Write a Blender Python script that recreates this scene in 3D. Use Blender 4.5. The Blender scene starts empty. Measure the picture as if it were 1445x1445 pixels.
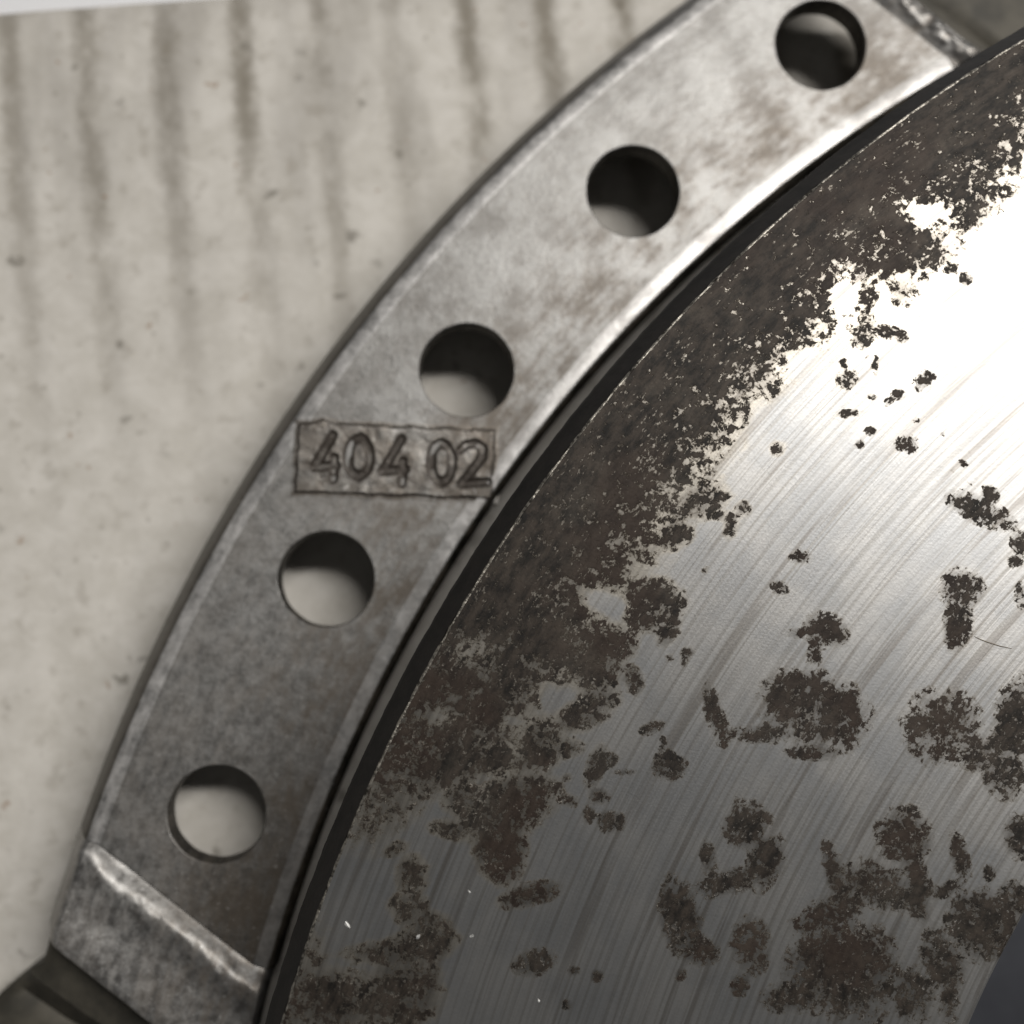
import bpy, math, random
import numpy as np
from mathutils import Vector, Matrix
from mathutils.geometry import delaunay_2d_cdt

scene = bpy.context.scene
MM = 0.001                      # everything below is written in millimetres
SHEET_T = 4.0                   # thickness of the cardboard sheet; table top is z = 0
RING_Z = SHEET_T + 7.0          # top of the perforated cover ring
DISC_Z = RING_Z + 10.227        # friction face of the pressure plate

# ------------------------------------------------------------------ camera
cam_data = bpy.data.cameras.new("camera")
cam = bpy.data.objects.new("camera", cam_data)
scene.collection.objects.link(cam)
right = Vector((0.9990936, 0.0, 0.0425685))
down = Vector((0.0024577, -0.9983319, -0.0576835))
view = Vector((0.0424975, 0.0577358, -0.9974270))
rot = Matrix((right, -down, -view)).transposed()
cam.matrix_world = Matrix.Translation(Vector((0, 0, (RING_Z + 78.47) * MM))) @ rot.to_4x4()
cam_data.sensor_width = 36.0
cam_data.lens = 36.0 * 1650.0 / 1445.0
cam_data.clip_start = 0.005
cam_data.clip_end = 20.0
cam_data.dof.use_dof = True
cam_data.dof.focus_distance = 0.0690
cam_data.dof.aperture_fstop = 19.0
scene.camera = cam
scene.render.resolution_x = 1024
scene.render.resolution_y = 1024

# ------------------------------------------------------------------ light
world = bpy.data.worlds.new("World")
scene.world = world
world.use_nodes = True
bgn = world.node_tree.nodes["Background"]
bgn.inputs[0].default_value = (1.0, 0.99, 0.97, 1)
bgn.inputs[1].default_value = 0.085

lamp_data = bpy.data.lights.new("bench_tube", 'AREA')  # tube lamp hung low over the workbench
lamp_data.shape = 'RECTANGLE'
lamp_data.size = 0.54
lamp_data.size_y = 0.035
lamp_data.energy = 3.25
lamp_data.color = (1.0, 0.965, 0.92)
lamp = bpy.data.objects.new("bench_tube", lamp_data)
lamp.location = Vector((0.66, 0.36, 1.0)) * 0.48
lamp.rotation_euler = (-math.atan(0.34), 0, 0)   # the tube runs along x
scene.collection.objects.link(lamp)

vs = scene.view_settings
vs.view_transform = 'Standard'
vs.look = 'None'
vs.exposure = 0.0
vs.gamma = 1.0

# ------------------------------------------------------------------ node helpers
class G:
    """tiny wrapper round a material's node tree"""
    def __init__(self, name):
        self.m = bpy.data.materials.new(name)
        self.m.use_nodes = True
        self.t = self.m.node_tree
        self.t.nodes.clear()
        self.out = self.t.nodes.new('ShaderNodeOutputMaterial')
        self.b = self.t.nodes.new('ShaderNodeBsdfPrincipled')
        self.t.links.new(self.b.outputs[0], self.out.inputs[0])
        tc = self.t.nodes.new('ShaderNodeTexCoord')
        self.P = self.vm('SCALE', tc.outputs['Object'], scale=1000.0)     # object coordinates in mm
        s = self.t.nodes.new('ShaderNodeSeparateXYZ')
        self.link(self.P, s.inputs[0])
        self.x, self.y, self.z = s.outputs
    def link(self, a, b):
        if isinstance(a, (int, float)):
            b.default_value = a
        elif isinstance(a, tuple):
            b.default_value = a if len(a) == len(b.default_value) else a + (1.0,)
        else:
            self.t.links.new(a, b)
    def set(self, name, v):
        self.link(v, self.b.inputs[name])
    def f(self, op, a, b=0.0, c=0.0, clamp=False):
        n = self.t.nodes.new('ShaderNodeMath'); n.operation = op; n.use_clamp = clamp
        for i, v in enumerate((a, b, c)):
            self.link(v, n.inputs[i])
        return n.outputs[0]
    def vm(self, op, a, b=None, scale=None):
        n = self.t.nodes.new('ShaderNodeVectorMath'); n.operation = op
        self.link(a, n.inputs[0])
        if b is not None: self.link(b, n.inputs[1])
        if scale is not None: n.inputs['Scale'].default_value = scale
        return n.outputs['Value'] if op in ('LENGTH', 'DOT_PRODUCT') else n.outputs['Vector']
    def xyz(self, x, y, z=0.0):
        n = self.t.nodes.new('ShaderNodeCombineXYZ')
        for i, v in enumerate((x, y, z)): self.link(v, n.inputs[i])
        return n.outputs[0]
    def noise(self, vec, scale, detail=4.0, rough=0.55, dist=0.0, dims='3D'):
        n = self.t.nodes.new('ShaderNodeTexNoise'); n.noise_dimensions = dims
        if dims == '1D': self.link(vec, n.inputs['W'])
        else: self.link(vec, n.inputs['Vector'])
        n.inputs['Scale'].default_value = scale; n.inputs['Detail'].default_value = detail
        n.inputs['Roughness'].default_value = rough; n.inputs['Distortion'].default_value = dist
        return n.outputs['Fac']
    def voro(self, vec, scale):
        n = self.t.nodes.new('ShaderNodeTexVoronoi')
        self.link(vec, n.inputs['Vector']); n.inputs['Scale'].default_value = scale
        return n.outputs['Distance']
    def step(self, v, lo, hi, a=0.0, b=1.0):
        n = self.t.nodes.new('ShaderNodeMapRange'); n.interpolation_type = 'SMOOTHSTEP'
        self.link(v, n.inputs['Value'])
        n.inputs['From Min'].default_value = lo; n.inputs['From Max'].default_value = hi
        n.inputs['To Min'].default_value = a; n.inputs['To Max'].default_value = b
        return n.outputs['Result']
    def mix(self, fac, a, b):
        n = self.t.nodes.new('ShaderNodeMix'); n.data_type = 'RGBA'
        self.link(fac, n.inputs['Factor'])
        self.link(a if not isinstance(a, tuple) else a + (1.0,), n.inputs['A'])
        self.link(b if not isinstance(b, tuple) else b + (1.0,), n.inputs['B'])
        for s in n.inputs:
            pass
        return n.outputs['Result']
    def attr(self, name):
        n = self.t.nodes.new('ShaderNodeAttribute'); n.attribute_name = name
        return n.outputs['Fac']
    def bump(self, h, dist_mm, strength=1.0, normal=None):
        n = self.t.nodes.new('ShaderNodeBump')
        n.inputs['Strength'].default_value = strength
        n.inputs['Distance'].default_value = dist_mm * MM
        self.link(h, n.inputs['Height'])
        if normal is not None: self.link(normal, n.inputs['Normal'])
        return n.outputs[0]

# Mix node RGBA sockets share names with the float/vector ones, so pick by type
def _mix(self, fac, a, b):
    n = self.t.nodes.new('ShaderNodeMix'); n.data_type = 'RGBA'
    self.link(fac, n.inputs[0])
    self.link(a + (1.0,) if isinstance(a, tuple) and len(a) == 3 else a, n.inputs[6])
    self.link(b + (1.0,) if isinstance(b, tuple) and len(b) == 3 else b, n.inputs[7])
    return n.outputs[2]
G.mix = _mix

# ------------------------------------------------------------------ materials
def mat_cardboard():
    g = G("stained_cardboard")
    warp = g.noise(g.P, 0.05, 2.0)
    xx = g.f('ADD', g.x, g.f('MULTIPLY', g.f('SUBTRACT', warp, 0.5), 1.3))
    ph = g.f('FRACT', g.f('DIVIDE', xx, FLUTE))
    d = g.f('ABSOLUTE', g.f('SUBTRACT', ph, 0.5))
    d = g.f('ADD', d, g.f('MULTIPLY', g.f('SUBTRACT', g.noise(g.P, 0.9, 4.0, 0.65), 0.5), 0.26))
    stripe = g.step(d, 0.02, 0.26, 1.0, 0.0)
    along = g.noise(g.xyz(g.f('MULTIPLY', g.x, 0.5), g.f('MULTIPLY', g.y, 0.35), 3.0), 0.55, 4.0, 0.6)
    which = g.noise(g.xyz(g.f('FLOOR', g.f('DIVIDE', xx, FLUTE)), 0.0, 7.0), 0.83, 0.0)
    fade = g.step(g.y, -42.0, -2.0, 0.0, 1.0)
    st = g.f('MULTIPLY', g.f('MULTIPLY', stripe, g.step(along, 0.24, 0.58)), g.f('MULTIPLY', fade, g.step(which, 0.25, 0.6, 0.55, 1.0)))
    wide = g.f('MULTIPLY', g.step(g.noise(g.xyz(g.f('MULTIPLY', g.x, 1.0), g.f('MULTIPLY', g.y, 0.3), 0.0), 0.16, 3.0), 0.45, 0.7), g.f('MULTIPLY', fade, 0.45))
    edge = g.f('MULTIPLY', g.step(g.y, -3.2, 0.0), 0.28)
    mott = g.noise(g.xyz(g.f('MULTIPLY', g.x, 0.8), g.y, 0.0), 0.42, 6.0, 0.68, 0.4)
    c = g.mix(g.step(mott, 0.3, 0.72), (0.60, 0.57, 0.515), (0.76, 0.73, 0.68))
    c = g.mix(g.f('MULTIPLY', g.noise(g.P, 0.06, 2.0), 0.35), c, (0.66, 0.64, 0.59))
    c = g.mix(g.f('MULTIPLY', st, 0.88), c, (0.225, 0.200, 0.160))
    c = g.mix(wide, c, (0.30, 0.28, 0.25))
    c = g.mix(edge, c, (0.30, 0.28, 0.25))
    blot = g.step(g.noise(g.xyz(g.x, g.f('MULTIPLY', g.y, 1.0), 11.0), 0.7, 3.0, 0.55), 0.56, 0.72)
    c = g.mix(g.f('MULTIPLY', blot, 0.32), c, (0.30, 0.27, 0.22))
    pick = g.noise(g.P, 0.22, 1.0)
    wp = g.vm('ADD', g.P, g.xyz(g.f('MULTIPLY', g.f('SUBTRACT', g.noise(g.P, 0.9, 3.0), 0.5), 2.6), g.f('MULTIPLY', g.f('SUBTRACT', g.noise(g.vm('ADD', g.P, (9.0, 9.0, 0.0)), 0.9, 3.0), 0.5), 1.4)))
    spot = g.f('MULTIPLY', g.step(g.voro(wp, 0.36), 0.06, 0.20, 1.0, 0.0), g.step(pick, 0.48, 0.60))
    c = g.mix(g.f('MULTIPLY', spot, 0.60), c, (0.13, 0.115, 0.09))
    spot2 = g.f('MULTIPLY', g.step(g.voro(g.vm('ADD', g.P, (37.0, 11.0, 0.0)), 0.75), 0.10, 0.20, 1.0, 0.0), g.step(g.noise(g.P, 0.35, 1.0), 0.50, 0.60))
    c = g.mix(g.f('MULTIPLY', spot2, 0.35), c, (0.22, 0.20, 0.16))
    rust = g.step(g.noise(g.vm('ADD', g.P, (5.0, 71.0, 2.0)), 0.8, 2.0), 0.70, 0.78)
    c = g.mix(g.f('MULTIPLY', rust, 0.5), c, (0.25, 0.13, 0.05))
    g.set('Base Color', c); g.set('Roughness', 0.75); g.set('Specular IOR Level', 0.3)
    g.set('Normal', g.bump(g.noise(g.P, 1.5, 4.0), 0.06, 0.6))
    return g.m

def mat_table():
    g = G("white_table_laminate")
    g.set('Base Color', g.mix(g.noise(g.P, 0.1, 3.0), (0.86, 0.87, 0.90), (0.90, 0.91, 0.93)))
    g.set('Roughness', 0.45)
    return g.m

def steel(name, dark, light, rlo, rhi, brown, scuff=0.0, bump=0.03, stain_shade_amt=0.0, stamped=False):
    """pressed, handled steel: mottled grey, brown film, pits and scuffs"""
    g = G(name)
    r = g.vm('LENGTH', g.xyz(g.x, g.y))
    th = g.f('MULTIPLY', g.f('ARCTAN2', g.y, g.x), 108.0)
    n1 = g.noise(g.P, 0.16, 4.0, 0.6)
    n2 = g.noise(g.P, 1.5, 6.0, 0.70)
    n3 = g.noise(g.xyz(g.f('MULTIPLY', r, 2.2), g.f('MULTIPLY', th, 0.6)), 0.8, 6.0, 0.70)
    m = g.f('ADD', g.f('MULTIPLY', n1, 0.12), g.f('ADD', g.f('MULTIPLY', n2, 0.58), g.f('MULTIPLY', n3, 0.30)))
    c = g.mix(g.step(m, 0.36, 0.64), dark, light)
    film = g.step(g.f('ADD', g.f('MULTIPLY', n3, 0.6), g.f('MULTIPLY', g.noise(g.vm('ADD', g.P, (9.0, 4.0, 0.0)), 0.22, 4.0, 0.6), 0.6)), 0.50, 0.74)
    inner = g.step(r, 113.0, 104.5, 0.35, 1.0)
    c = g.mix(g.f('MULTIPLY', g.f('MULTIPLY', film, inner), brown), c, (0.115, 0.092, 0.068))
    # uneven brown staining near the tab end, with the disc's shadow painted in
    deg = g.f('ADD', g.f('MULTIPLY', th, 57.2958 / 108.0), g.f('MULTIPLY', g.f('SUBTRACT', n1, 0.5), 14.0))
    stain_shade = g.f('MULTIPLY', g.step(deg, 150.0, 163.0), g.step(g.f('ADD', r, g.f('MULTIPLY', g.f('SUBTRACT', n2, 0.5), 9.0)), 112.5, 104.5, 0.25, 1.0))
    c = g.mix(g.f('MULTIPLY', stain_shade, stain_shade_amt), c, (0.062, 0.050, 0.038))
    pit = g.step(g.noise(g.vm('ADD', g.P, (3.0, 60.0, 0.0)), 2.4, 3.0, 0.6), 0.66, 0.76)
    c = g.mix(g.f('MULTIPLY', pit, 0.65), c, (0.085, 0.068, 0.055))
    gl = g.step(g.noise(g.vm('ADD', g.P, (31.0, 6.0, 0.0)), 3.0, 3.0, 0.6), 0.60, 0.78)
    c = g.mix(g.f('MULTIPLY', gl, 0.35 + scuff), c, (0.72, 0.71, 0.69))
    # fine arcs left by handling and tooling
    arc = g.noise(g.xyz(g.f('MULTIPLY', r, 6.0), g.f('MULTIPLY', th, 0.20)), 1.3, 4.0, 0.7)
    c = g.mix(g.step(arc, 0.60, 0.75, 0.0, 0.30), c, (0.10, 0.095, 0.088))
    c = g.mix(g.step(arc, 0.40, 0.27, 0.0, 0.25), c, (0.60, 0.59, 0.57))
    dirt = g.f('MAXIMUM', film, pit)
    if stamped:
        c = g.mix(g.step(g.noise(g.vm('ADD', g.P, (2.0, 90.0, 0.0)), 0.5, 5.0, 0.65), 0.36, 0.62, 0.05, 0.50), c, (0.150, 0.122, 0.095))
        gr = g.step(g.f('ADD', g.attr("grime"), g.f('MULTIPLY', g.f('SUBTRACT', g.noise(g.P, 2.2, 5.0, 0.65), 0.5), 1.5)), 0.22, 0.72)
        c = g.mix(g.f('MULTIPLY', gr, 0.90), c, (0.040, 0.031, 0.024))
        dirt = g.f('MAXIMUM', dirt, gr)
    g.set('Base Color', c)
    g.set('Metallic', g.f('SUBTRACT', 0.86, g.f('MULTIPLY', dirt, 0.5)))
    g.set('Roughness', g.step(n2, 0.3, 0.7, rlo, rhi))
    h = g.f('ADD', g.f('MULTIPLY', n2, 0.7), g.f('MULTIPLY', g.noise(g.P, 4.0, 3.0), 0.45))
    g.set('Normal', g.bump(h, bump, 1.0))
    return g.m

def mat_plate():
    """turned friction face: concentric lines, burnt rim and rust islands"""
    g = G("turned_steel_with_rust")
    r = g.vm('LENGTH', g.xyz(g.x, g.y))
    th = g.f('MULTIPLY', g.f('ARCTAN2', g.y, g.x), 80.0)
    field = g.attr("stain")
    n_big = g.noise(g.P, 1.1, 6.0, 0.66, 0.5)
    n_fine = g.noise(g.vm('ADD', g.P, (17.0, 3.0, 0.0)), 2.6, 6.0, 0.72, 0.4)
    n_line = g.noise(g.xyz(g.f('MULTIPLY', r, 3.0), g.f('MULTIPLY', th, 0.5)), 2.6, 4.0, 0.6)
    e = g.f('ADD', g.f('MULTIPLY', g.f('SUBTRACT', n_big, 0.5), 3.0), g.f('MULTIPLY', g.f('SUBTRACT', n_fine, 0.5), 2.6))
    e = g.f('ADD', e, g.f('MULTIPLY', g.f('SUBTRACT', n_line, 0.5), 0.6))
    v = g.f('ADD', field, g.f('MULTIPLY', e, g.step(field, 0.02, 0.40)))
    veil = g.noise(g.vm('ADD', g.P, (21.0, 77.0, 0.0)), 0.30, 5.0, 0.65)
    core = g.f('MULTIPLY', g.step(v, 0.52, 0.70), g.step(veil, 0.30, 0.52, 0.87, 1.0))   # dense dark oxide
    thin = g.step(v, 0.28, 0.60)                  # thin brown film round it
    # little scraped grains of bare metal inside the oxide
    grain = g.noise(g.xyz(g.f('MULTIPLY', r, 1.0), g.f('MULTIPLY', th, 0.6), 5.0), 4.2, 3.0, 0.6)
    zone = g.noise(g.vm('ADD', g.P, (50.0, 50.0, 0.0)), 0.35, 3.0, 0.6)
    bare = g.f('MULTIPLY', g.step(g.f('ADD', grain, g.f('MULTIPLY', g.f('SUBTRACT', zone, 0.5), 0.55)), 0.595, 0.70), g.step(field, 1.25, 0.75, 0.75, 1.0))
    core = g.f('MULTIPLY', core, g.f('SUBTRACT', 1.0, bare))
    thin = g.f('MULTIPLY', thin, g.f('SUBTRACT', 1.0, g.f('MULTIPLY', bare, 0.6)))
    # turning marks
    w = g.f('ADD', r, g.f('MULTIPLY', g.noise(g.P, 0.12, 2.0), 0.25))
    l1 = g.noise(w, 1.15, 2.0, 0.5, 0.0, '1D')
    l2 = g.noise(w, 5.2, 3.0, 0.6, 0.0, '1D')
    gate = g.noise(g.xyz(g.f('MULTIPLY', r, 1.6), g.f('MULTIPLY', th, 0.10)), 0.9, 3.0, 0.6)
    lines = g.f('MULTIPLY', g.step(l1, 0.52, 0.66), g.step(gate, 0.42, 0.60))
    lines2 = g.f('MULTIPLY', g.step(l2, 0.52, 0.70), g.step(gate, 0.30, 0.55))
    hair = g.noise(g.xyz(g.f('MULTIPLY', r, 9.0), g.f('MULTIPLY', th, 0.16)), 1.6, 4.0, 0.65)
    feed = g.f('ADD', g.f('MULTIPLY', r, 2 * math.pi / 0.47), g.f('MULTIPLY', g.noise(r, 0.8, 2.0, 0.5, 0.0, '1D'), 9.0))
    train = g.f('ADD', g.f('MULTIPLY', g.f('SINE', feed), 0.5), 0.5)         # tool feed lines, evenly spaced
    tg = g.noise(g.xyz(g.f('MULTIPLY', r, 1.3), g.f('MULTIPLY', th, 0.05), 9.0), 0.8, 3.0, 0.6)
    train = g.f('MULTIPLY', g.step(train, 0.45, 0.95), g.step(tg, 0.36, 0.58, 0.15, 1.0))
    mott = g.noise(g.P, 0.25, 5.0, 0.6)
    metal = g.mix(g.step(mott, 0.35, 0.65), (0.415, 0.42, 0.425), (0.505, 0.50, 0.49))
    smoky = g.step(g.f('ADD', field, g.f('MULTIPLY', g.f('SUBTRACT', g.noise(g.vm('ADD', g.P, (4.0, 44.0, 0.0)), 0.4, 5.0, 0.65), 0.5), 1.3)), 0.22, 0.85)
    warm = g.f('MULTIPLY', g.step(g.f('ADD', field, g.f('MULTIPLY', g.f('SUBTRACT', n_big, 0.5), 0.7)), 0.05, 0.42), g.step(r, 86.0, 93.0, 0.06, 0.34))
    metal = g.mix(warm, metal, (0.70, 0.60, 0.43))
    metal = g.mix(g.f('MULTIPLY', lines, 0.62), metal, (0.24, 0.22, 0.20))
    metal = g.mix(g.f('MULTIPLY', lines2, 0.40), metal, (0.33, 0.31, 0.28))
    metal = g.mix(g.f('MULTIPLY', train, 0.36), metal, (0.24, 0.225, 0.20))
    metal = g.mix(g.f('MULTIPLY', smoky, 0.62), metal, (0.13, 0.122, 0.115))
    metal = g.mix(g.step(hair, 0.60, 0.74, 0.0, 0.3), metal, (0.28, 0.275, 0.27))
    oxm = g.noise(g.xyz(g.f('MULTIPLY', r, 1.4), g.f('MULTIPLY', th, 0.7)), 1.1, 6.0, 0.7)
    oxz = g.noise(g.vm('ADD', g.P, (80.0, 20.0, 0.0)), 0.13, 3.0, 0.5)
    ox = g.mix(g.step(oxm, 0.34, 0.66), (0.007, 0.006, 0.005), (0.048, 0.038, 0.030))
    ox = g.mix(g.f('MULTIPLY', g.step(oxz, 0.45, 0.62), 0.55), ox, (0.034, 0.021, 0.015))
    film = g.mix(g.step(n_fine, 0.4, 0.6), (0.075, 0.060, 0.044), (0.16, 0.138, 0.108))
    c = g.mix(g.f('MULTIPLY', thin, 0.78), metal, film)
    c = g.mix(core, c, ox)
    g.set('Base Color', c)
    g.set('Metallic', g.f('SUBTRACT', 0.97, g.f('ADD', g.f('MULTIPLY', core, 0.72), g.f('MULTIPLY', g.f('MULTIPLY', thin, g.f('SUBTRACT', 1.0, core)), 0.10))))
    rr = g.f('ADD', g.step(hair, 0.3, 0.7, 0.41, 0.47), g.f('MULTIPLY', core, 0.12))
    g.set('Roughness', rr)
    g.set('Specular IOR Level', 0.28)
    g.set('Anisotropic', g.f('MULTIPLY', g.f('SUBTRACT', 1.0, core), 0.6))
    g.set('Tangent', g.vm('NORMALIZE', g.xyz(g.x, g.y, 0.0)))      # rough across the grooves
    h = g.f('ADD', g.f('MULTIPLY', l1, 0.25), g.f('ADD', g.f('MULTIPLY', l2, 0.35), g.f('MULTIPLY', hair, 0.40)))
    h = g.f('SUBTRACT', h, g.f('MULTIPLY', train, 0.20))
    h = g.f('ADD', h, g.f('MULTIPLY', core, g.f('ADD', 0.30, g.f('MULTIPLY', n_fine, 1.6))))
    h = g.f('ADD', h, g.f('MULTIPLY', g.noise(g.P, 7.0, 2.0), 0.35))
    g.set('Normal', g.bump(h, 0.014))
    return g.m

def simple(name, c1, c2, rough, metal, scale=0.5, bump=0.03):
    g = G(name)
    n = g.noise(g.P, scale, 5.0, 0.6)
    g.set('Base Color', g.mix(g.step(n, 0.35, 0.65), c1, c2))
    g.set('Roughness', rough); g.set('Metallic', metal)
    g.set('Normal', g.bump(n, bump))
    return g.m

FLUTE = 5.69
M_CARD = mat_cardboard()
M_TABLE = mat_table()
M_RING = steel("pressed_steel", (0.20, 0.196, 0.187), (0.375, 0.372, 0.363), 0.41, 0.50, 0.85, stain_shade_amt=0.6)
M_EDGE = steel("worn_bright_edge", (0.40, 0.395, 0.385), (0.66, 0.65, 0.64), 0.32, 0.44, 0.35, 0.0, 0.02, stain_shade_amt=0.5)
M_SIDE = steel("dark_pressed_side", (0.07, 0.066, 0.058), (0.15, 0.142, 0.128), 0.45, 0.60, 0.6)  # darker steel on the ring's sides, hole walls and underside
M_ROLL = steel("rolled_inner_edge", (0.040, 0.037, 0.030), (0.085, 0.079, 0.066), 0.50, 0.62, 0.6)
M_TAB = steel("scuffed_steel", (0.15, 0.145, 0.138), (0.40, 0.395, 0.385), 0.36, 0.50, 0.75, 0.15, 0.014)
M_NUM = steel("stamped_number_steel", (0.17, 0.163, 0.152), (0.34, 0.335, 0.32), 0.34, 0.46, 0.8, 0.45, 0.045, stamped=True)
M_PLATE = mat_plate()
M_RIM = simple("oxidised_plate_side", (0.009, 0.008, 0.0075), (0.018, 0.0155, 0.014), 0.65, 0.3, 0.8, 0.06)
M_LIP = simple("worn_plate_lip", (0.05, 0.045, 0.038), (0.40, 0.375, 0.33), 0.40, 0.8, 4.0, 0.05)
M_FLANGE = simple("grimy_flange", (0.040, 0.037, 0.029), (0.085, 0.077, 0.060), 0.6, 0.25, 0.35, 0.05)
M_DARK = simple("blue_black_spring_steel", (0.030, 0.032, 0.040), (0.040, 0.043, 0.052), 0.5, 0.35, 0.2, 0.01)
M_HAIR = simple("dull_hair", (0.16, 0.13, 0.10), (0.26, 0.22, 0.17), 0.4, 0.0, 2.0)
M_FLAKE = simple("bright_swarf", (0.40, 0.40, 0.39), (0.60, 0.60, 0.59), 0.45, 0.4, 2.0)

# ------------------------------------------------------------------ object helpers
def link(name, verts, faces, mats, parent=None, loc=None, smooth=35.0, mat_ids=None, attrs=None):
    me = bpy.data.meshes.new(name)
    me.from_pydata([tuple(c * MM for c in v) for v in verts], [], [tuple(f) for f in faces])
    for m in (mats if isinstance(mats, (list, tuple)) else [mats]):
        me.materials.append(m)
    if mat_ids is not None:
        me.polygons.foreach_set('material_index', mat_ids)
    for k, vals in (attrs or {}).items():
        a = me.attributes.new(k, 'FLOAT', 'POINT')
        a.data.foreach_set('value', np.asarray(vals, dtype=np.float32))
    if smooth is not None:
        me.polygons.foreach_set('use_smooth', [True] * len(me.polygons))
        me.set_sharp_from_angle(angle=math.radians(smooth))
    me.validate(); me.update()
    o = bpy.data.objects.new(name, me)
    scene.collection.objects.link(o)
    if parent is not None:
        o.parent = parent
    if loc is not None:
        o.location = Vector(loc) * MM
    return o

def tag(o, label, cat, group=None):
    o['label'] = label; o['category'] = cat
    if group: o['group'] = group

def grid_faces(nu, nv, off=0):
    return [(off + i * nv + j, off + (i + 1) * nv + j, off + (i + 1) * nv + j + 1, off + i * nv + j + 1)
            for i in range(nu - 1) for j in range(nv - 1)]

class VNoise:
    """smooth value noise for geometry"""
    def __init__(self, seed):
        self.t = np.random.default_rng(seed).random((64, 64))
    def __call__(self, x, y):
        x = np.asarray(x, float); y = np.asarray(y, float)
        i = np.floor(x).astype(int); j = np.floor(y).astype(int)
        u = x - i; v = y - j; u = u * u * (3 - 2 * u); v = v * v * (3 - 2 * v)
        t = self.t
        a = t[i % 64, j % 64]; b = t[(i + 1) % 64, j % 64]; c = t[i % 64, (j + 1) % 64]; d = t[(i + 1) % 64, (j + 1) % 64]
        return a * (1 - u) * (1 - v) + b * u * (1 - v) + c * (1 - u) * v + d * u * v

# ------------------------------------------------------------------ setting: table top
tv = [(-420, -330, 0), (420, -330, 0), (420, 330, 0), (-420, 330, 0),
      (-420, -330, -25), (420, -330, -25), (420, 330, -25), (-420, 330, -25)]
table = link("table_top", tv, [(0, 1, 2, 3), (7, 6, 5, 4), (0, 4, 5, 1), (1, 5, 6, 2), (2, 6, 7, 3), (3, 7, 4, 0)], M_TABLE, smooth=None)
table['kind'] = 'structure'
table['label'] = 'plain white table top beyond the edge of the cardboard'

# ------------------------------------------------------------------ cardboard sheet (object frame: y = 0 is its cut edge)
ang = math.radians(5.6)
nx, ny = 421, 60
xs = np.linspace(-60, 240, nx); ys = -np.linspace(0, 1, ny) ** 1.5 * 260
vn = VNoise(5)
verts = []
# flute relief: shallow valleys centred where the dirt lies
x_phase = 0.0
for x in xs:
    for y in ys:
        ph = (x / FLUTE) % 1.0
        z = -0.07 * math.exp(-((ph - 0.5) / 0.16) ** 2) + 0.10 * (float(vn(x * 0.05 + 20, y * 0.05 + 40)) - 0.5)
        if y > -0.6: z -= 0.5 * (1 + y / 0.6) ** 2
        verts.append((x, y, SHEET_T + z))
faces = [tuple(reversed(f)) for f in grid_faces(nx, ny)]
faces = [f[::-1] for f in faces]
# skirt down to the table
bound = [i * ny for i in range(nx)] + [(nx - 1) * ny + j for j in range(1, ny)] + [i * ny + ny - 1 for i in range(nx - 2, -1, -1)] + [j for j in range(ny - 2, 0, -1)]
base = len(verts)
verts += [(verts[i][0], verts[i][1], 0.02) for i in bound]
nb = len(bound)
faces += [(bound[k], base + k, base + (k + 1) % nb, bound[(k + 1) % nb]) for k in range(nb)]
faces = [f[::-1] for f in faces]
sheet = link("cardboard_sheet", verts, faces, M_CARD)
sheet.rotation_euler = (0, 0, ang)
# a stain stripe passes through (-27.95, 41.21); the edge runs through (-34.15, 41.88)
ca, sa = math.cos(ang), math.sin(ang)
edge_l = -34.15 * -sa + 41.88 * ca
stripe_l = -27.95 * ca + 41.21 * sa
ox_l = stripe_l - FLUTE * 0.5
sheet.location = Vector((ox_l * ca - edge_l * sa, ox_l * sa + edge_l * ca, 0)) * MM
tag(sheet, "off-white dirty cardboard sheet with brown flute stripes lying under the clutch", "cardboard")

# ------------------------------------------------------------------ clutch pressure plate assembly
CX, CY = 85.976, -52.576
clutch = bpy.data.objects.new("clutch_assembly", None)
clutch.empty_display_size = 0.05
clutch.location = Vector((CX, CY, SHEET_T)) * MM
scene.collection.objects.link(clutch)
tag(clutch, "worn steel clutch pressure plate with rusty disc inside a perforated ring stamped 404 02", "clutch")
RZ = RING_Z - SHEET_T           # heights inside the assembly
DZ = DISC_Z - SHEET_T

MID = math.radians(142.1)       # middle of the raised ring segment
er = Vector((math.cos(MID), math.sin(MID))); et = Vector((-math.sin(MID), math.cos(MID)))
RO, RI = 117.3, 102.0
RO_T, RI_T = 115.1, 103.25      # where the flat top begins
V0, V1 = -38.2, 39.4
HOLE_R, PITCH = 3.17, 108.6
HOLES = [159.96 - 8.933 * k for k in range(5)]

def uv(u, v, z):
    return (er.x * u + et.x * v, er.y * u + et.y * v, z)

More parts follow.
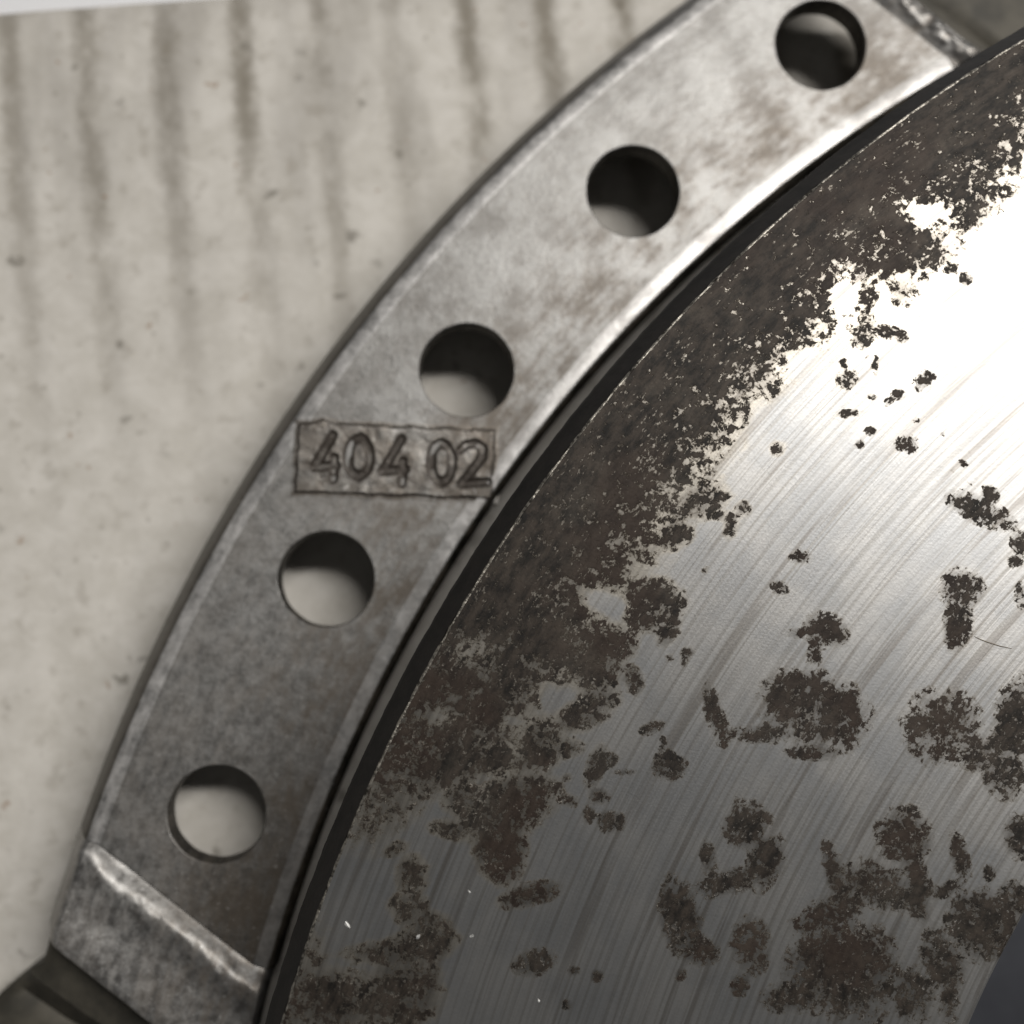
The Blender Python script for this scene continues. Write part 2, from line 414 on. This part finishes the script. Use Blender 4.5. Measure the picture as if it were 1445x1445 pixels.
def build_ring():
    outer = []                  # (x, y, nx, ny, section)
    def arc(R, va, vb, n, sec, sign):
        for k in range(n):
            v = va + (vb - va) * k / (n - 1)
            u = math.sqrt(R * R - v * v)
            x, y, _ = uv(u, v, 0)
            outer.append([x, y, sign * x / R, sign * y / R, sec])
    arc(RO_T, V0, V1, 120, 'o', 1)
    arc(RI_T, V1, V0, 110, 'i', -1)
    # the corners also lean towards the open ends
    for idx, s in ((0, -1), (119, 1), (120, 1), (229, -1)):
        outer[idx][2] += 0.0; outer[idx][3] += 0.0
    prof = {'o': [(0, 0), (0.10, -0.004), (0.70, -0.055), (0.95, -0.13), (1.20, -0.38), (1.5, -0.95), (2.2, -2.7), (2.2, -RZ)],
            'i': [(0, 0), (0.12, 0.012), (0.80, 0.085), (0.95, 0.075), (1.12, -0.03), (1.30, -0.32), (1.42, -0.85), (1.45, -2.0)]}
    verts2 = [Vector((p[0], p[1])) for p in outer]
    edges = [(i, (i + 1) % len(outer)) for i in range(len(outer))]
    nh = 96
    hole_loops = []
    for a in HOLES:
        a = math.radians(a); hx, hy = PITCH * math.cos(a), PITCH * math.sin(a)
        s = len(verts2)
        loop = []
        for k in range(nh):
            t = 2 * math.pi * k / nh
            rj = HOLE_R + 0.10 + 0.018 * math.sin(3 * t + a * 40) + 0.010 * math.sin(11 * t + a * 90)
            verts2.append(Vector((hx + rj * math.cos(t), hy + rj * math.sin(t))))
            loop.append((s + k, -math.cos(t), -math.sin(t)))
            edges.append((s + k, s + (k + 1) % nh))
        hole_loops.append(((hx, hy), loop))
    vs_, es_, fs_, ov, oe, of = delaunay_2d_cdt(verts2, edges, [], 0, 1e-7)
    remap = {}
    for new, olds in enumerate(ov):
        for o_ in olds: remap[o_] = new
    V = [(p.x, p.y, RZ) for p in vs_]
    F, MI = [], []
    def inside(c):
        r = c.length; v = c.x * et.x + c.y * et.y
        if r > RO_T or r < RI_T or v < V0 or v > V1: return False
        for (hx, hy), _ in hole_loops:
            if (c.x - hx) ** 2 + (c.y - hy) ** 2 < HOLE_R ** 2: return False
        return True
    hole_of = {i: k for k, (_, lp) in enumerate(hole_loops) for i, _, _ in lp}
    top = []
    for f in fs_:
        c = (vs_[f[0]] + vs_[f[1]] + vs_[f[2]]) / 3
        own = [hole_of[o_] for i in f for o_ in ov[i][:1] if o_ in hole_of]
        if len(own) == 3 and len(set(own)) == 1: continue
        if inside(c): top.append(tuple(f))
    F += top; MI += [0] * len(top)
    nb_ = len(V)
    V += [(p.x, p.y, RZ - 2.0) for p in vs_]
    F += [tuple(i + nb_ for i in reversed(f)) for f in top]; MI += [2] * len(top)
    def strips(loop, profs, closed, mids):
        n = len(loop)
        rows = [[li for li, _, _ in loop]]
        for k in range(1, len(profs)):
            s = len(V)
            off, dz = profs[k]
            for (li, ax, ay) in loop:
                V.append((V[li][0] + ax * off, V[li][1] + ay * off, RZ + dz))
            rows.append(list(range(s, s + n)))
        for k in range(len(rows) - 1):
            for i in range(n if closed else n - 1):
                j = (i + 1) % n
                F.append((rows[k][i], rows[k + 1][i], rows[k + 1][j], rows[k][j])); MI.append(mids[k])
    lo = [(remap[i], outer[i][2], outer[i][3]) for i in range(120)]
    li_ = [(remap[i], outer[i][2], outer[i][3]) for i in range(120, 230)]
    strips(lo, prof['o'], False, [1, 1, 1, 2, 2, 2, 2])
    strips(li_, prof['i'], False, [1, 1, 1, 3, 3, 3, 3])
    for _, loop in hole_loops:
        loop = [(remap[i], a, b) for i, a, b in loop]
        strips(loop, [(0, 0), (0.04, -0.02), (0.08, -0.08), (0.10, -2.0)], True, [0, 0, 2])
    # end walls
    for (ia, ib) in ((119, 120), (229, 0)):
        a, b = remap[ia], remap[ib]
        s = len(V)
        V.append((V[a][0], V[a][1], RZ - 2.0)); V.append((V[b][0], V[b][1], RZ - 2.0))
        F.append((a, s, s + 1, b)); MI.append(2)
    return V, F, MI

rv, rf, rm = build_ring()
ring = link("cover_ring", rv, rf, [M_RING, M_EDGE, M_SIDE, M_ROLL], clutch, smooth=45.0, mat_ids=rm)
ring.data.polygons.foreach_set('use_smooth', [m != 0 or len(f) == 4 for m, f in zip(rm, rf)])
ring['label'] = "grey pressed steel ring with five round holes and stamped number"

def rim_drop(r):
    """height loss towards the two rounded edges of the ring"""
    xo = [0, RO_T, RO_T + .22, RO_T + .85, RO_T + 1.25, RO]
    zo = [0, 0, -.015, -.075, -.45, -2.7]
    xi = [RI, RI_T - 1.18, RI_T - 1.0, RI_T - .12, RI_T, 200]
    zi = [-.6, -.5, 0.06, 0.012, 0, 0]
    return np.interp(r, xo, zo) + np.interp(r, xi, zi)

# stamped number pad ------------------------------------------------
def build_number():
    pa = math.radians(-1.9)
    org = np.array([-97.02 + 0.05, 63.06])          # top-left corner of the pad
    ex_ = np.array([math.cos(pa), math.sin(pa)]); ey_ = np.array([math.sin(pa), -math.cos(pa)])
    W, H = 13.15, 4.62
    m = 0.45
    nu, nv = 300, 118
    us = np.linspace(-m, W + m, nu); vs2 = np.linspace(-m, H + m, nv)
    U, Vv = np.meshgrid(us, vs2, indexing='ij')
    X = org[0] + ex_[0] * U + ey_[0] * Vv; Y = org[1] + ex_[1] * U + ey_[1] * Vv
    n1, n2 = VNoise(1), VNoise(2)
    wob = (n1(U * 1.6 + 9, Vv * 1.6 + 9) - 0.5) * 0.30 + (n2(U * 5 + 3, Vv * 5 + 3) - 0.5) * 0.14
    # signed distance to the pad rectangle (negative inside)
    dx = np.maximum(-U, U - W); dy = np.maximum(-Vv, Vv - H)
    # a little burr near the top-left corner
    bump_ = np.exp(-((U - 1.7) / 0.45) ** 2) * 0.28
    dy = np.where(Vv < H / 2, dy - bump_, dy)
    sd = np.maximum(dx, dy) + wob * 0.5
    def seg(p, q):
        p = np.array(p); q = np.array(q); d = q - p
        t = np.clip(((X - p[0]) * d[0] + (Y - p[1]) * d[1]) / (d @ d), 0, 1)
        return np.hypot(X - p[0] - t * d[0], Y - p[1] - t * d[1])
    def four(ox, oy):
        P = [(-94.65 + ox, 62.25 + oy), (-95.86 + ox, 60.06 + oy), (-94.40 + ox, 60.20 + oy), (-94.55 + ox, 60.72 + oy), (-94.60 + ox, 59.28 + oy)]
        return np.minimum.reduce([seg(P[0], P[1]), seg(P[1], P[2]), seg(P[3], P[4])])
    def oval(cx, cy, rx, ry):
        k = np.hypot((X - cx) / rx, (Y - cy) / ry)
        a = np.arctan2((Y - cy) / ry, (X - cx) / rx)
        rad = np.hypot(rx * np.cos(a), ry * np.sin(a))
        return np.abs(k - 1) * rad * 0.9
    two = [(-86.10, 61.30), (-85.72, 61.62), (-85.12, 61.76), (-84.62, 61.40), (-84.66, 60.80), (-86.02, 58.98), (-84.36, 59.12)]
    d = np.minimum.reduce([four(0, 0), four(4.58, -0.22), oval(-92.89, 60.78, 0.72, 1.25), oval(-87.38, 60.42, 0.70, 1.28)]
                          + [seg(two[k], two[k + 1]) for k in range(len(two) - 1)])
    d = d + wob * 0.25
    sm = lambda x, a, b: (lambda t: t * t * (3 - 2 * t))(np.clip((x - a) / (b - a), 0, 1))
    pad = 1 - sm(sd, -0.10, 0.02)
    cut = 1 - sm(d, 0.17, 0.31)
    R = np.hypot(X, Y)
    Z = RZ + rim_drop(R) + 0.012 + pad * 0.13 - pad * cut * 0.125
    Z += pad * ((n1(U * 0.9 + 30, Vv * 0.9 + 30) - 0.5) * 0.06 + (n2(U * 2.5 + 3, Vv * 2.5 + 13) - 0.5) * 0.022)
    Z -= sm(sd, 0.20, 0.44) * 0.05
    patch = 0.45 + 0.95 * n2(U * 0.9 + 20, Vv * 0.9 + 40)
    grime = np.exp(-((sd - 0.02) / 0.11) ** 2) * 1.05 * np.clip(patch + 0.1, 0, 1.1)
    grime = np.maximum(grime, pad * np.exp(-((d - 0.24) / 0.14) ** 2) * 1.5 * np.clip(patch + 0.15, 0, 1.15))
    grime = np.maximum(grime, pad * cut * 0.75 * patch)
    verts = np.stack([X, Y, Z], -1).reshape(-1, 3)
    return verts.tolist(), [f[::-1] for f in grid_faces(nu, nv)][::1], grime.reshape(-1)
nvv, nff, ngr = build_number()
nff = [f[::-1] for f in nff]
pad = link("number_pad", nvv, [f[::-1] for f in nff], M_NUM, ring, smooth=60, attrs={'grime': ngr})
pad['label'] = "stamped rectangular pad reading 404 02"

# the two ends of the raised segment ---------------------------------
def end_piece(name, v_pts, z_pts, rough_amp, rough_rng, seed, label, mat):
    va, vb = v_pts[0], v_pts[-1]
    n_v = int(abs(vb - va) / 0.11) + 2
    vsx = np.linspace(va, vb, n_v)
    n1, n2 = VNoise(seed), VNoise(seed + 1)
    rr = np.concatenate([np.linspace(RI, RI_T, 8)[:-1], np.linspace(RI_T, RO_T, 70), np.linspace(RO_T, RO, 14)[1:]])
    verts, sgn = [], 1.0 if vb > va else -1.0
    order = np.argsort(sgn * np.array(v_pts))
    vp = (sgn * np.array(v_pts))[order]; zp = np.array(z_pts)[order]
    for v in vsx:
        wob = (n1(rr * 0.45, np.full_like(rr, v * 0.4)) - 0.5) * 0.45
        zz = sum(np.interp(sgn * v + wob + o_, vp, zp) for o_ in (-0.3, -0.15, 0.0, 0.15, 0.3)) / 5 if sgn * v < vp[-1] - 0.9 else np.interp(sgn * v + wob * 0.3, vp, zp)
        w = np.exp(-((sgn * v - rough_rng[0]) / rough_rng[1]) ** 2)
        zz = zz + w * rough_amp * (n1(rr * 1.3 + 7, np.full_like(rr, v * 1.6 + 3)) - 0.5) + w * rough_amp * 0.6 * (n2(rr * 3.1, np.full_like(rr, v * 3.5)) - 0.5)
        zz = zz + 0.10 * (n2(rr * 0.6 + 5, np.full_like(rr, v * 0.6)) - 0.5) + rim_drop(rr)
        for r, z in zip(rr, zz):
            u = math.sqrt(r * r - v * v)
            verts.append(uv(u, v, RZ + z))
    nr = len(rr)
    faces = grid_faces(n_v, nr)
    # outer skirt to the sheet
    base = len(verts)
    for i in range(n_v):
        x, y, z = verts[i * nr + nr - 1]
        verts.append((x, y, max(0.0, z - 4.0) if False else 0.0))
    for i in range(n_v - 1):
        faces.append((i * nr + nr - 1, (i + 1) * nr + nr - 1, base + i + 1, base + i))
    # inner lip, 2 mm thick
    base = len(verts)
    for i in range(n_v):
        x, y, z = verts[i * nr]
        verts.append((x, y, z - 1.6))
    for i in range(n_v - 1):
        faces.append((i * nr, base + i, base + i + 1, (i + 1) * nr))
    if sgn < 0:
        pass
    else:
        faces = [f[::-1] for f in faces]
    o = link(name, verts, faces, mat, ring, smooth=50)
    o['label'] = label
    return o

end_piece("end_tab", [39.15, 39.45, 39.9, 40.5, 41.2, 41.8, 42.6, 45.6, 46.15, 46.35, 46.45, 46.5],
          [-0.55, -0.50, -0.15, 0.28, 0.32, 0.12, 0.10, 0.42, 0.32, 0.02, -1.0, -2.2],
          0.10, (41.0, 1.0), 11, "scuffed bright tab at the end of the holed segment", M_TAB)
end_piece("end_shoulder", [-38.1, -38.5, -39.1, -39.8, -40.2, -40.5, -40.7, -40.75],
          [-0.05, 0.15, 0.45, 0.35, -0.10, -0.9, -2.6, -4.0],
          0.28, (39.4, 0.7), 23, "bright rounded shoulder where the ring steps down", M_TAB)

# lower mounting flanges beyond both ends -----------------------------
def flange(name, v_edge, a_end, z, label, ear):
    """flat lower flange from a straight end line round to angle a_end (deg)"""
    sgn = 1 if v_edge > 0 else -1
    def ang_at(R):
        return MID + math.asin(v_edge / R)
    radii = [RI - 0.4, RI + 0.1, RI + 6, RO - 4, RO - 1.0, RO - 0.4, RO]
    dz = [-0.5, 0, 0, 0, 0, -0.12, -0.6]
    n = 60
    verts = []
    for R, d in zip(radii, dz):
        a0 = ang_at(min(R, RO)); a1 = math.radians(a_end)
        for k in range(n):
            t = (k / (n - 1)) ** 1.6
            a = a0 + (a1 - a0) * t
            Rk = R
            if ear and R > RO - 6:
                Rk = R + ear * min(1.0, max(0.0, (abs(a - a0) * 110.0 - 1.8) / 7.0)) ** 0.8
            # a pressed groove and step next to the end line
            s = abs(a - a0) * 108.0
            g_ = -0.8 * math.exp(-((s - 3.2) / 0.6) ** 2) - (1.6 if s > 3.6 else 1.6 * max(0, (s - 2.8) / 0.8))
            verts.append((Rk * math.cos(a), Rk * math.sin(a), z + d + g_))
    faces = grid_faces(len(radii), n)
    base = len(verts)
    m = len(radii)
    loop = [i for i in range(n)] + [j * n + n - 1 for j in range(1, m)] + [(m - 1) * n + i for i in range(n - 2, -1, -1)] + [j * n for j in range(m - 2, 0, -1)]
    verts += [(verts[i][0], verts[i][1], 0.02) for i in loop]
    L = len(loop)
    faces += [(loop[k], base + k, base + (k + 1) % L, loop[(k + 1) % L]) for k in range(L)]
    if sgn < 0:
        faces = [f[::-1] for f in faces]
    o = link(name, verts, faces, M_FLANGE, clutch, smooth=40)
    o['label'] = label
    return o
flange("mounting_flange", 47.3, 215.0, 4.0, "dark grimy flange below the scuffed end tab", 5.5)
flange("mounting_flange", -41.6, 70.0, 2.6, "dim brown flange below the bright shoulder", 0.0)

# pressure plate -------------------------------------------------------
STAIN_SPOTS = [   # x, y, radius, radius, turn, strength
    (-65.3,45.03,2.6,1.73,-15,1.1), (-63.63,44.4,1.47,1.44,0,0.9), (-66.97,46.07,1.18,1.03,0,1), (-68.05,43.6,1.88,0.49,0,0.9), (-65.34,42.56,1.47,0.49,0,0.8),
    (-64.6,49.58,1.13,0.84,-20,1.05), (-66.29,49.45,0.59,0.29,0,0.8), (-65.26,48.13,0.42,0.58,0,0.75), (-71.25,44.85,0.46,1.39,14,1), (-70.76,43.62,0.38,0.74,0,0.9),
    (-56.36,51.99,1.11,1.01,0,1.05), (-56.66,49.98,0.72,1.34,-8,1.2), (-57.73,43.96,1.95,1.82,0,0.95), (-58.14,44.58,0.93,0.91,0,0.35), (-53.39,44.14,1.1,2.41,-15,1.1),
    (-55.43,42.29,1.76,0.92,-25,0.9), (-53.96,41.46,1.28,1.44,0,0.9), (-55.18,56.7,1.78,0.68,-25,1.05), (-54.55,57.55,0.52,0.59,0,1), (-52.78,54.68,0.52,0.67,0,1),
    (-53.15,53.67,0.43,0.34,0,0.9), (-52.85,51.65,0.34,0.67,0,0.9), (-73.9,41.8,0.83,0.73,0,1.05), (-74.3,43.03,0.21,0.49,0,0.8), (-69.36,38.31,1.16,1.14,-1,1.05),
    (-68.35,36.27,0.91,1.46,-15,1.05), (-70.44,35.08,1.74,0.61,14,1), (-71.67,36.3,0.41,1.05,9,0.85), (-69.98,39.33,0.29,0.73,0,0.9), (-73.35,33.1,0.99,1.93,11,1.1),
    (-72.33,31.28,1.07,0.72,-20,0.95), (-73.37,29.89,0.29,0.32,-1,0.9), (-69.32,31.44,0.99,1.44,-1,0.85), (-69.88,29.24,0.49,0.56,-1,0.9), (-68.63,30.63,0.33,0.72,-1,0.8),
    (-60.18,37.61,1.35,1.39,-1,1.1), (-59.39,34.75,0.67,1.7,7,1.1), (-64.4,35.82,0.46,1.54,11,0.95), (-61.7,34.78,2.16,1.14,-20,0.95), (-64.65,33.19,2.08,0.89,24,0.95),
    (-63.87,30.16,2.58,2.21,-1,1.25), (-66.59,28.6,1.74,0.8,7,1.05), (-62.45,28.13,1.04,1.2,-1,0.7), (-56.84,36.36,0.46,1.22,14,1.1), (-57.72,34.53,1.09,0.37,24,0.9),
    (-55.17,35.44,0.34,0.41,-1,1), (-55.66,32.48,1.68,1.62,-1,1.2), (-53.65,33.88,1.1,0.9,-1,1), (-53.34,37.55,0.76,1.06,-1,1.1), (-58.01,30.61,1,1.54,23,1),
    (-59.73,28.5,1.09,1.36,-1,0.85), (-57.64,28.46,0.59,1.37,-1,0.9), (-59.09,29.29,1.67,0.4,-1,0.8), (-83.38,39.44,2.53,1.38,24,1.15), (-83.78,37.23,1.22,1.69,14,1.2),
    (-86.03,39.86,0.9,0.81,0,0.9), (-81.33,40.43,0.9,0.41,19,0.9), (-86.43,38.18,1.22,0.48,-10,0.8), (-81.95,34.52,1.55,0.56,14,1), (-83.17,34.13,0.57,0.4,-1,0.8),
    (-81.75,30.69,1.05,0.64,14,1), (-79.51,30.18,0.29,0.24,-1,1), (-78.21,29.84,0.29,0.32,-1,1), (-79.92,28.28,0.24,0.32,-1,0.9), (-88.86,35.68,0.81,1.04,-1,1),
    (-89.05,33.88,0.97,0.88,-1,0.9), (-88.04,33.08,1.21,0.56,-1,0.75), (-88.43,31.69,1.81,0.88,9,1.05), (-90.45,31.32,2.42,0.63,-1,0.9), (-93.24,28.79,2,1.57,-1,1.05),
    (-90.03,28.75,2.01,1.58,-1,0.95), (-88.42,29.31,1.21,1.58,-1,0.8), (-89.88,37.09,0.81,0.4,19,0.75), (-86.45,42.69,2.03,1.63,30,1.1), (-88.07,41.69,1.83,1.13,0,1.05),
    (-84.4,45.12,2.26,2.03,0,1.05), (-83.17,46.95,1.65,1.63,-20,1.1), (-81.11,48.99,2.48,1.84,0,1.2), (-78.63,48.16,1.86,1.64,-20,1.1), (-76.96,48.98,1.04,1.03,0,1),
    (-79.05,44.68,1.65,0.74,20,0.85), (-78.01,45.7,1.04,0.82,0,0.9), (-81.53,43.07,1.15,1.42,0,0.95), (-84.4,42.27,2.05,0.81,0,0.9), (-79.88,42.86,0.82,0.49,0,0.85),
    (-89.7,41.91,1.63,1.81,0,0.75), (-86.46,47.16,1.44,0.82,0,0.65), (-88.9,43.92,1.02,1.21,0,0.6), (-90.91,40.3,0.73,0.72,0,0.8), (-78.16,41.83,0.49,1.06,-20,1),
    (-77.41,42.15,0.41,0.41,0,0.9), (-78.04,40.12,0.58,0.41,-20,0.9), (-77.35,38.58,0.66,0.57,0,1), (-78.66,38.99,0.29,0.48,0,0.9), (-79.69,39.81,0.41,0.32,-25,0.9),
    (-75.94,46.72,0.46,0.74,15,1), (-74.92,43.97,0.62,0.33,19,0.95), (-79.89,41.15,0.21,0.2,0,1), (-76.51,41.41,0.58,0.16,0,0.8), (-73.83,49.59,0.5,0.91,-30,0.95),
    (-72.8,48.35,0.33,0.25,0,1), (-73.01,47.94,0.21,0.41,0,0.9), (-73.85,48.03,0.21,0.21,0,0.9), (-74.82,51.45,1.59,1.08,-10,1.05), (-73.58,55.19,1.01,0.75,25,0.95),
    (-71.88,57.29,1.44,1,15,0.85), (-70.13,55.83,0.38,0.76,-15,0.95), (-69.44,56.75,0.42,0.42,0,0.9), (-70.84,56.33,0.42,0.29,0,0.8), (-75.5,50.42,1.04,0.83,0,1),
    (-74.45,50.42,0.67,0.41,0,0.9), (-66.01,53.91,0.55,0.38,0,1), (-67.31,52.07,0.46,0.38,-20,1), (-71.71,53.15,0.17,0.17,0,0.9), (-67.28,60.33,0.38,0.38,0,0.9),
    (-59.51,60.62,0.64,0.47,0,0.95), (-61.72,61.42,0.3,0.25,0,0.95), (-62.38,60.61,0.26,0.25,0,0.95), (-62.99,62.47,0.6,0.21,10,0.95), (-63.08,64.51,0.61,0.51,40,0.85),
    (-63.28,65.45,0.21,0.26,0,0.9), (-61.35,65.38,0.21,0.51,0,0.9), (-58.4,64.46,0.65,0.47,35,0.95), (-60.01,63.68,0.38,0.3,-10,1), (-60.53,63.17,0.43,0.21,40,0.8),
    (-61.52,63.46,0.3,0.17,0,0.8), (-58.92,62.07,0.26,0.17,0,0.8), (-57.35,61.27,0.17,0.17,0,0.9), (-56.14,59.53,0.26,0.21,-20,1), (-56.75,59.07,0.17,0.13,0,0.8),
    (-55.7,58.26,0.21,0.09,-40,0.7), (-61.94,68.58,0.77,2.14,1,0.8), (-62.18,67.3,0.6,0.94,1,0.95), (-60.67,67.44,0.68,0.39,-15,1), (-59.73,67.1,0.42,0.35,-40,0.9),
    (-61.7,69.66,0.95,0.86,1,0.85), (-59.76,70.11,1.04,1.03,1,0.75), (-56.7,71.31,0.39,0.39,1,0.9), (-55.76,70.67,0.35,0.35,1,0.9), (-58.84,72.72,1.74,1.38,1,1.1),
    (-57.55,72.08,0.96,0.61,1,0.9), (-55.32,74.71,0.79,0.96,1,1), (-55.55,74.06,0.7,0.43,1,0.95), (-56.16,76.23,1.57,1.05,1,1), (-59.72,71.84,1.3,0.86,1,1.1),
    (-60.99,73.34,1.3,1.3,1,1),
]
CLEAR_SPOTS = [   # x, y, radius, radius, turn, strength
    (-57.85,74.59,1.05,0.6,16,0.9), (-58.79,75.1,0.87,0.52,1,0.6), (-63.21,69.65,0.86,1.2,1,0.8), (-60.85,69.03,0.43,1.29,1,0.5), (-77.78,51.25,1.24,0.58,-25,0.9),
    (-85.44,48.59,1.44,0.9,20,0.6), (-83.17,44.5,0.9,0.65,0,0.5), (-87.27,44.72,0.82,0.65,0,0.5), (-65.31,44.53,0.76,0.41,0,0.4), (-68.12,37.89,0.42,0.41,-1,0.3),
    (-61.54,43.36,0.51,0.41,0,0.3), (-92.89,35.12,2.42,3.57,-1,0.6), (-65.85,65.56,1.3,0.67,40,0.35), (-68.02,62.14,1.03,0.67,40,0.3),
]
RB, RD = 62.72, 100.0

def stain_field(X, Y):
    """how strongly the oxide has taken hold: burnt outer rim plus islands"""
    R = np.hypot(X, Y); A = np.degrees(np.arctan2(Y, X)) % 360
    ka = [0, 110, 119, 122, 125.4, 129.2, 132.5, 135.5, 139, 142.4, 145, 147.4, 150, 153.2, 156.9, 160.4, 163.7, 175, 360]
    kw = [6, 5, 4.6, 5.6, 7.4, 8.0, 7.2, 7.0, 7.0, 7.4, 7.8, 7.6, 6.2, 4.5, 2.0, 1.2, 1.5, 5, 6]
    kp = [1.1, 1.1, 1.1, 1.1, 1.15, 1.15, 1.15, 1.15, 1.15, 1.15, 1.15, 1.1, 1.0, .80, .60, .55, .6, 1.0, 1.1]
    w = np.interp(A, ka, kw); pk = np.interp(A, ka, kp)
    s = (RD - R) / w
    F = pk - (pk - 0.42) * np.clip(s, 0, 2.0) ** 2.2
    F = np.clip(F, 0, None)
    for (bx, by, rx, ry, a, st) in STAIN_SPOTS:
        ca_, sa_ = math.cos(math.radians(a)), math.sin(math.radians(a))
        ux = ((X - bx) * ca_ + (Y - by) * sa_) / (rx * 1.03); uy = (-(X - bx) * sa_ + (Y - by) * ca_) / (ry * 1.03)
        q = np.clip(st * (0.87 - 0.36 * (ux * ux + uy * uy)), 0, None)
        F = np.maximum(F, q)
    for (bx, by, rx, ry, a, st) in CLEAR_SPOTS:
        ca_, sa_ = math.cos(math.radians(a)), math.sin(math.radians(a))
        ux = ((X - bx) * ca_ + (Y - by) * sa_) / rx; uy = (-(X - bx) * sa_ + (Y - by) * ca_) / ry
        F = F - st * np.exp(-(ux * ux + uy * uy))
    return np.clip(F, 0, 1.4)

def build_plate():
    # fine where the surface is closely seen, coarse round the back
    th = np.concatenate([np.linspace(112, 178, 420), np.linspace(178, 472, 150)[1:-1]])
    rr = np.concatenate([[RB - 0.25], np.linspace(RB, RD - 0.12, 190)])
    T, R = np.meshgrid(np.radians(th), rr, indexing='ij')
    X, Y = R * np.cos(T), R * np.sin(T)
    Z = np.full_like(X, DZ); Z[:, 0] -= 0.25
    F = stain_field(X, Y)
    nt, nr = X.shape
    verts = np.stack([X, Y, Z], -1).reshape(-1, 3).tolist()
    faces = []
    for i in range(nt):
        i2 = (i + 1) % nt
        for j in range(nr - 1):
            faces.append((i * nr + j, i * nr + j + 1, i2 * nr + j + 1, i2 * nr + j))
    return verts, faces, F.reshape(-1), th
pv, pf, pF, pth = build_plate()
plate = link("pressure_plate", pv, pf, M_PLATE, clutch, smooth=40, attrs={'stain': pF})
plate['label'] = "turned steel friction disc with dark burnt rim and rust islands"

def lathe(name, prof, mat, parent, th=None, jitter=0.0, smooth=30, seed=3):
    th = np.radians(np.concatenate([np.linspace(112, 178, 420), np.linspace(178, 472, 150)[1:-1]]) if th is None else th)
    vnz = VNoise(seed)
    verts, faces = [], []
    n, m = len(th), len(prof)
    for i, t in enumerate(th):
        for k, (r, z) in enumerate(prof):
            jr = jitter * (float(vnz(math.degrees(t) * 2.3, k)) - 0.5) + jitter * 0.7 * (float(vnz(math.degrees(t) * 7.0 + 5, k + 9)) - 0.5)
            verts.append(((r + jr) * math.cos(t), (r + jr) * math.sin(t), z + jr * 0.3))
    for i in range(n):
        i2 = (i + 1) % n
        for k in range(m - 1):
            faces.append((i * m + k, i * m + k + 1, i2 * m + k + 1, i2 * m + k))
    return link(name, verts, faces, mat, parent, smooth=smooth)

lip = lathe("plate_lip", [(RD - 0.12, DZ - 0.001), (RD - 0.04, DZ - 0.012), (RD + 0.02, DZ - 0.10)], M_LIP, plate, jitter=0.05)
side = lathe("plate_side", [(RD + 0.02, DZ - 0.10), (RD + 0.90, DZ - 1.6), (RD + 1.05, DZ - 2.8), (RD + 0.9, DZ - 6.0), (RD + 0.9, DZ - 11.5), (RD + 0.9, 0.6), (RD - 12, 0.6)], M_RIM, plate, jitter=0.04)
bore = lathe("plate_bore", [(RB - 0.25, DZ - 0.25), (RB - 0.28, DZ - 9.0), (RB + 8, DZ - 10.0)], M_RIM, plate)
dia = lathe("diaphragm_spring", [(RB + 14, 2.5), (RB - 2, 4.2), (20, 7.5), (19.6, 7.3), (19.6, 5.6), (RB - 2, 2.2), (RB + 14, 0.5)], M_DARK, clutch,
            th=np.linspace(0, 360, 181)[:-1])
dia['label'] = "smooth blue-black spring plate seen through the disc's bore"

# ------------------------------------------------------------------ loose bits on the plate
def to_world(p):
    return (p[0] + CX, p[1] + CY)
hp = [to_world(p) for p in ((-55.69, 49.22), (-55.28, 49.02), (-54.86, 48.87), (-54.13, 48.64), (-53.45, 48.50))]
hv, hf = [], []
for i, (x, y) in enumerate(hp):
    rad = 0.028 if 0 < i < 4 else 0.012
    for k in range(6):
        a = k * math.pi / 3
        hv.append((x - hp[0][0] + rad * math.cos(a) * 0.45, y - hp[0][1] + rad * math.cos(a) * 0.9, rad * math.sin(a) + 0.03))
for i in range(len(hp) - 1):
    for k in range(6):
        hf.append((i * 6 + k, (i + 1) * 6 + k, (i + 1) * 6 + (k + 1) % 6, i * 6 + (k + 1) % 6))
hair = link("hair", hv, hf, M_HAIR, loc=(hp[0][0], hp[0][1], DISC_Z), smooth=80)
tag(hair, "short thin curved hair lying across the turning marks on the steel disc", "hair")

rnd = random.Random(4)
for (fx, fy, sz) in ((-92.47, 32.93, 0.21), (-88.44, 32.21, 0.16), (-85.53, 34.72, 0.11), (-85.36, 32.21, 0.12), (-81.55, 28.54, 0.13)):
    n = 7
    fv = [(sz * (0.6 + 0.7 * rnd.random()) * math.cos(2 * math.pi * k / n) * 0.7, sz * (0.6 + 0.7 * rnd.random()) * math.sin(2 * math.pi * k / n), 0.03 + 0.05 * rnd.random()) for k in range(n)]
    fv += [(x * 0.9, y * 0.9, 0.0) for x, y, z in fv] + [(0, 0, 0.09)]
    ff = [(k, (k + 1) % n, 2 * n) for k in range(n)] + [(k, n + k, n + (k + 1) % n, (k + 1) % n) for k in range(n)] + [tuple(range(2 * n - 1, n - 1, -1))]
    wx, wy = to_world((fx, fy))
    fl = link("metal_flake", fv, ff, M_FLAKE, loc=(wx, wy, DISC_Z + 0.002), smooth=None)
    fl.rotation_euler = (0, 0, rnd.random() * 6)
    if sz > 0.2:
        tag(fl, "largest bright metal flake, on bare grey steel close to the disc's worn lip", "metal flake", "bright flakes on the disc")
    else:
        tag(fl, "tiny pinhead of bright metal lying on the dull grey part of the disc", "metal flake", "bright flakes on the disc")
